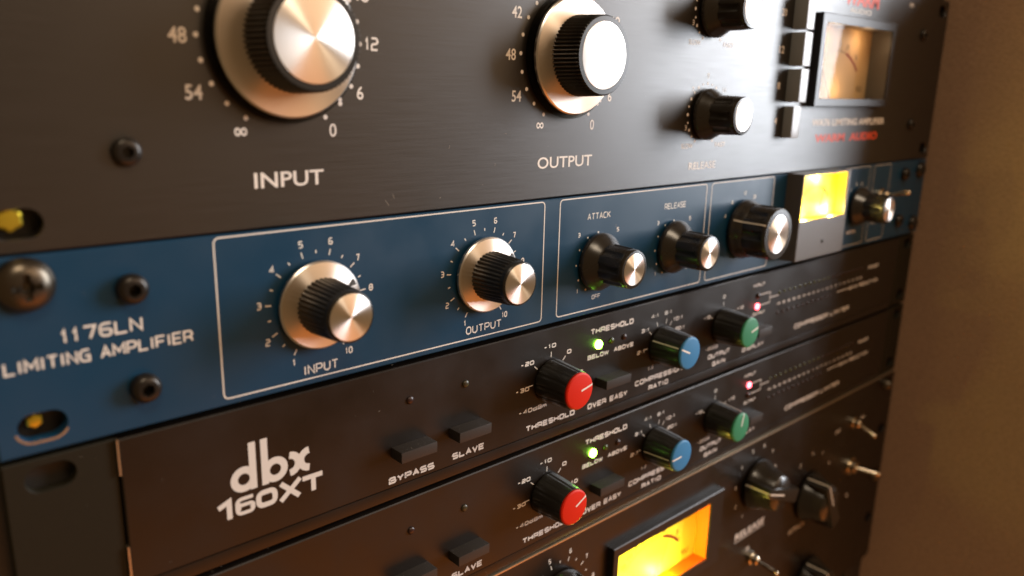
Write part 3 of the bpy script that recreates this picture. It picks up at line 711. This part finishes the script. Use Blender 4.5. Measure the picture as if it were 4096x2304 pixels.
    P('COMPRESSION', 249.1, 280.8, -80.0, 2.3); P('RATIO', 258.1, 271.4, -83.9, 2.2)
    # output gain dial
    mb = MB(); cx = 308.8
    for dg in (-150, -60, 0, 60, 150): tick_into(mb, cx, cz, 8.9, 10.9, dg, .34)
    for s_, x0, x1, z in (('0', 307.7, 309.9, -52.9), ('+10', 320.3, 325.6, -60.4), ('-10', 294.2, 299.0, -60.4), ('-20dB', 297.5, 307.0, -75.4), ('+20', 313.0, 319.5, -75.2)):
        wide_into(mb, s_, x0, x1, z + o_, 1.6, .24)
    mb.build('dial_marking', 'greyink', u, (0, 0, 0), smooth=0)
    P('OUTPUT', 300.0, 317.3, -79.8, 2.25); P('GAIN', 303.8, 314.1, -83.8, 2.2)
    P('INPUT', 332.3, 342.8, -51.8, 1.55); P('OUTPUT', 334.4, 344.9, -65.8, 1.5); P('DISPLAY', 328.2, 347.0, -82.2, 1.9)
    led(u, 337.4, -56.3 + o_, 1.5, 'red_led' if lit_upper else 'off_red', 1.0); led(u, 337.4, -61.5 + o_, 1.5, 'off_red' if lit_upper else 'red_led', 1.0)
    mb = MB(); stroke(mb, [(340.0, -56.1 + o_), (348.5, -56.1 + o_), (348.5, -61.3 + o_), (340.0, -61.3 + o_)], .42, INKY); stroke(mb, [(348.7, -58.9 + o_), (356.3, -58.9 + o_)], .42, INKY)
    mb.build('bracket_line', 'greyink', u, (0, 0, 0), smooth=0)
    button(u, 334.0, 345.5, -75.2 + o_, -71.4 + o_, 4.6)
    # bargraph: unlit lamps in two rows, the scale between them
    sc_ = ['-40', '-35', '-30', '-25', '-20', '-15', '-10', '-8', '-6', '-4', '-2', '0', '2', '4', '6', '8', '10', '15', '20']
    mb = MB()
    for i, s_ in enumerate(sc_):
        x = 357.0 + i * 4.95; led(u, x, -57.7 + o_, .85, 'off_green' if i < 11 else 'off_red', .5)
        w_ = .95 * len(s_) + .35; wide_into(mb, s_, x - w_ / 2, x + w_ / 2, -64.0 + o_, 1.35, .26)
        if i < 12: led(u, x, -67.9 + o_, .85, 'off_red', .5)
    mb.build('level_scale', 'greyink', u, (0, 0, 0), smooth=0)
    mb = MB(); stroke(mb, [(419.0, -67.3 + o_), (432.0, -67.3 + o_)], .45, INKY); mb.build('scale_line', 'greyink', u, (0, 0, 0), smooth=0)
    P('GAIN REDUCTION', 433.0, 469.0, -68.4, 1.9); P('COMPRESSOR LIMITER', 375.9, 435.7, -80.0, 2.5, t=.26); P('POWER', 454.5, 467.2, -59.6, 1.8)
    for x, cm, dg in zip((200.2, 264.6, 308.8), ('red', 'bluecap', 'green'), degs): collet_knob(u, x, cz, cm, dg, o_)
    for x in (62.0, 486.5):
        pass
    return u
c1 = comp(-44.45, 'upper of the twin slim black dbx 160XT units, directly under the blue limiter', False, (78, -65, 76))
c2 = comp(-88.90, 'lower of the twin slim black dbx 160XT units, directly above the orange-lit meter', True, (64, -93, 13))
c1['label'] = 'upper slim black unit with red, blue and green knobs, right under the blue limiter'
c2['label'] = 'lower slim black unit with red, blue and green knobs, right above the orange meter'

# ---------------------------------------------------------------- unit 5: tall black limiter with an orange meter
vb = tag(empty('rack_limiter', (XL, 4, -266.7)), 'black limiter at the bottom of the stack with a glowing orange meter and nickel toggles', 'limiter')
BW = (241.8, 309.5, -182.5, -152.4)
plate(XL, XR, -266.4, -133.75, 0, 3.1, slots((-139.7, -171.45, -203.2, -234.95)) + [('rect', *BW)], ch=.3).build('front_panel', 'black_paint', vb)
MB().box(XL + .3, XR - .3, -.25, 3.0, -134.35, -133.6, .2).build('bare_top_edge', 'edge', vb)
vu_meter(vb, (238.6, 319.5, -187.6, -148.2), BW, -3.2, 4.5, 'meter_black', 'orange', 'orangein',
         [(256, -181.0, .085, (1, .90, .13), .8), (280, -181.0, .055, (1, .90, .13), .8), (268, -153.8, .03, (1, .90, .13), .8)], [('20', -42), ('10', -32), ('7', -23), ('5', -14), ('3', -5), ('1', 6), ('0', 15), ('3', 36)], 22, True)
mb = MB(); cx, cz = 209.5, -159.7
for i in range(10): tick_into(mb, cx, cz, 16.0, 17.8, -150 + i * 33.333, .4)
for i in range(9): tick_into(mb, cx, cz, 16.4, 17.4, -150 + (i + .5) * 33.333, .4)
num_ring(mb, cx, cz, 20.2, [(str(i + 1), -150 + i * 33.333) for i in range(10)], 2.1, .03)
mb.build('dial_marking', 'ink', vb, (0, 0, 0), smooth=0)
bar_knob(vb, cx, cz, 13.2, 40, L=12.5)
mb = MB(); cx, cz = 353.6, -157.2
num_ring(mb, cx, cz, 19.0, [(str(i + 1), -150 + i * 33.333) for i in range(10)], 2.1, .03)
mb.build('dial_marking', 'ink', vb, (0, 0, 0), smooth=0)
bar_knob(vb, cx + .8, cz - 1.6, 13.4, -70, 16, 15.5)
mb = MB(); cx, cz = 414.5, -186.8
num_ring(mb, cx, cz, 26.0, [(str(i + 1), -60 + i * 30) for i in range(5)], 2.1, .03)
mb.build('dial_marking', 'ink', vb, (0, 0, 0), smooth=0)
bar_knob(vb, cx, cz, 14.5, -28, 15.5, 16)
bar_knob(vb, 426.6, -246.0, 14.5, -28, 15.5, 16)
label(vb, 'RELEASE', 339.2, 367.1, -186.0, 3.6, bold=.02); label(vb, 'ATTACK', 396.5, 415, -205.6, 3.0, m='inkdim')
mb = MB(); stroke(mb, [(339.0, -187.2), (367.2, -187.0)], .4, INKY); mb.build('underline', 'ink', vb, smooth=0)
label(vb, 'IN', 473.5, 477.5, -156.4, 2.2); label(vb, 'OUT', 440.4, 446.5, -156.9, 2.2); label(vb, '2K', 351, 355.0, -196.8, 2.4); label(vb, '4', 466.8, 469, -207.2, 3.0)
toggle(vb, 461.7, -154.8, (462.5, -14, -159.6)); toggle(vb, 465.4, -184.5, (472.0, -16, -186.5), bushing=5.0); toggle(vb, 356.8, -202.6, (352.5, -18, -201.6))

# ---------------------------------------------------------------- screws, cage nuts
rack_screw(SLX, -6.35, 5.9, 3.6, 'dark domed cross-head screw through the left end of the blue limiter')
rack_screw(SRX, -6.35, 4.6, 3.0, 'cross-head screw at the upper right end of the blue limiter', 'screw')  # darker metal stands in for the shade at the right end
rack_screw(SRX, -38.1, 4.6, 3.0, 'cross-head screw at the lower right end of the blue limiter', 'screw')  # same darkened metal, side wall shade put into its colour
rack_screw(SRX - 6, -139.7, 3.6, 5.0, 'bright screw head on the right end of the bottom unit, beside its upper toggle', 'zinc')
rack_screw(SRX - 4, -203.2, 3.6, 5.0, 'bright screw head on the right end of the bottom unit, beside its lower toggle', 'zinc')
for z, lab in ((6.35, 'yellow brass nut showing in the slot at the left end of the tall black compressor'), (-38.1, 'small brass nut inside the lower left slot of the blue limiter')):
    r = 2.6 if z > 0 else 1.7
    o = MB().lathe([(r, -3.9), (r, -2.4 if z < 0 else -1.0), (r * .8, -2.1 if z < 0 else -.6), (r * .3, -2.0 if z < 0 else -.55)], 6 * 5, lambda i, a: .93 + .07 * math.cos(6 * a)).build('cage_nut', 'brass', None, (SLX - 1.0, 0, z + (1.0 if z > 0 else .6)))
    tag(o, lab, 'nut', 'nuts behind the rack slots')

# ---------------------------------------------------------------- dust and lint
mb = MB()
for x, z, dx, dz in ((131.5, 4.5, 1.2, -1.6), (134.0, 6.0, .5, -1.2), (150.5, 3.5, .6, .5), (167.0, 6.5, .3, .2), (154, 18, .3, .9), (231.5, -13.0, .5, .9), (233.0, -14.2, .3, .9), (116, 70, .4, .3), (176, 22, .7, -.3), (172, 12, .2, .9), (128, -58, .6, .1), (70, -118, .5, .5)):
    stroke(mb, [(x, z), (x + dx * .5 + .1, z + dz * .5), (x + dx, z + dz)], .07, -.04)
def speck(x, y, z, s):
    a = random.random() * 6.3; e = random.uniform(.5, 2.2)
    P = [(x + s * e * math.cos(a), y + s * .3 * random.random(), z + s * e * math.sin(a) * .4), (x - s * .4 * math.sin(a), y - s * .3, z + s * .5), (x - s * e * math.cos(a), y + s * .2, z), (x, y - s * .5, z - s * .4)]
    mb.add(P, [(0, 1, 2), (0, 1, 3), (1, 2, 3), (0, 2, 3)])
for o_ in (0, -44.45):
    for x0, x1, z1 in ((132.4, 145.7, -70.9), (154.7, 168.0, -70.9), (225.3, 239.6, -70.4)):
        for _ in range(46): speck(random.uniform(x0 + .2, x1 - .2), random.uniform(-5.1, -.3), z1 + o_ + .02, random.uniform(.02, .085))
    for cx in (200.2, 264.6, 308.8):
        for _ in range(40):
            t = math.radians(random.uniform(-50, 40)); o2 = random.uniform(1.5, 13); r = 7.95 - .085 * o2
            speck(cx + r * math.sin(t), -o2, -65.3 + o_ + r * math.cos(t), random.uniform(.02, .06))
for cx in (222.2, 267.2):
    for _ in range(70):
        t = math.radians(random.uniform(-60, 50)); o2 = random.uniform(7, 15.5); speck(cx + 6.45 * math.sin(t), -o2, -25 + 6.45 * math.cos(t), random.uniform(.02, .07))
for _ in range(420): speck(random.uniform(45, 340), -.03, random.uniform(-150, 85), random.choice((.03, .05, .05, .09)))
for _ in range(60): speck(random.uniform(60, 330), .3, random.choice((-44.3, -88.8, -133.5)) + random.uniform(-.3, .1), random.uniform(.04, .12))
tag(mb.build('dust', 'dust', None, (0, 0, 0), smooth=0), 'pale specks of dust on the buttons and knobs', kind='stuff')
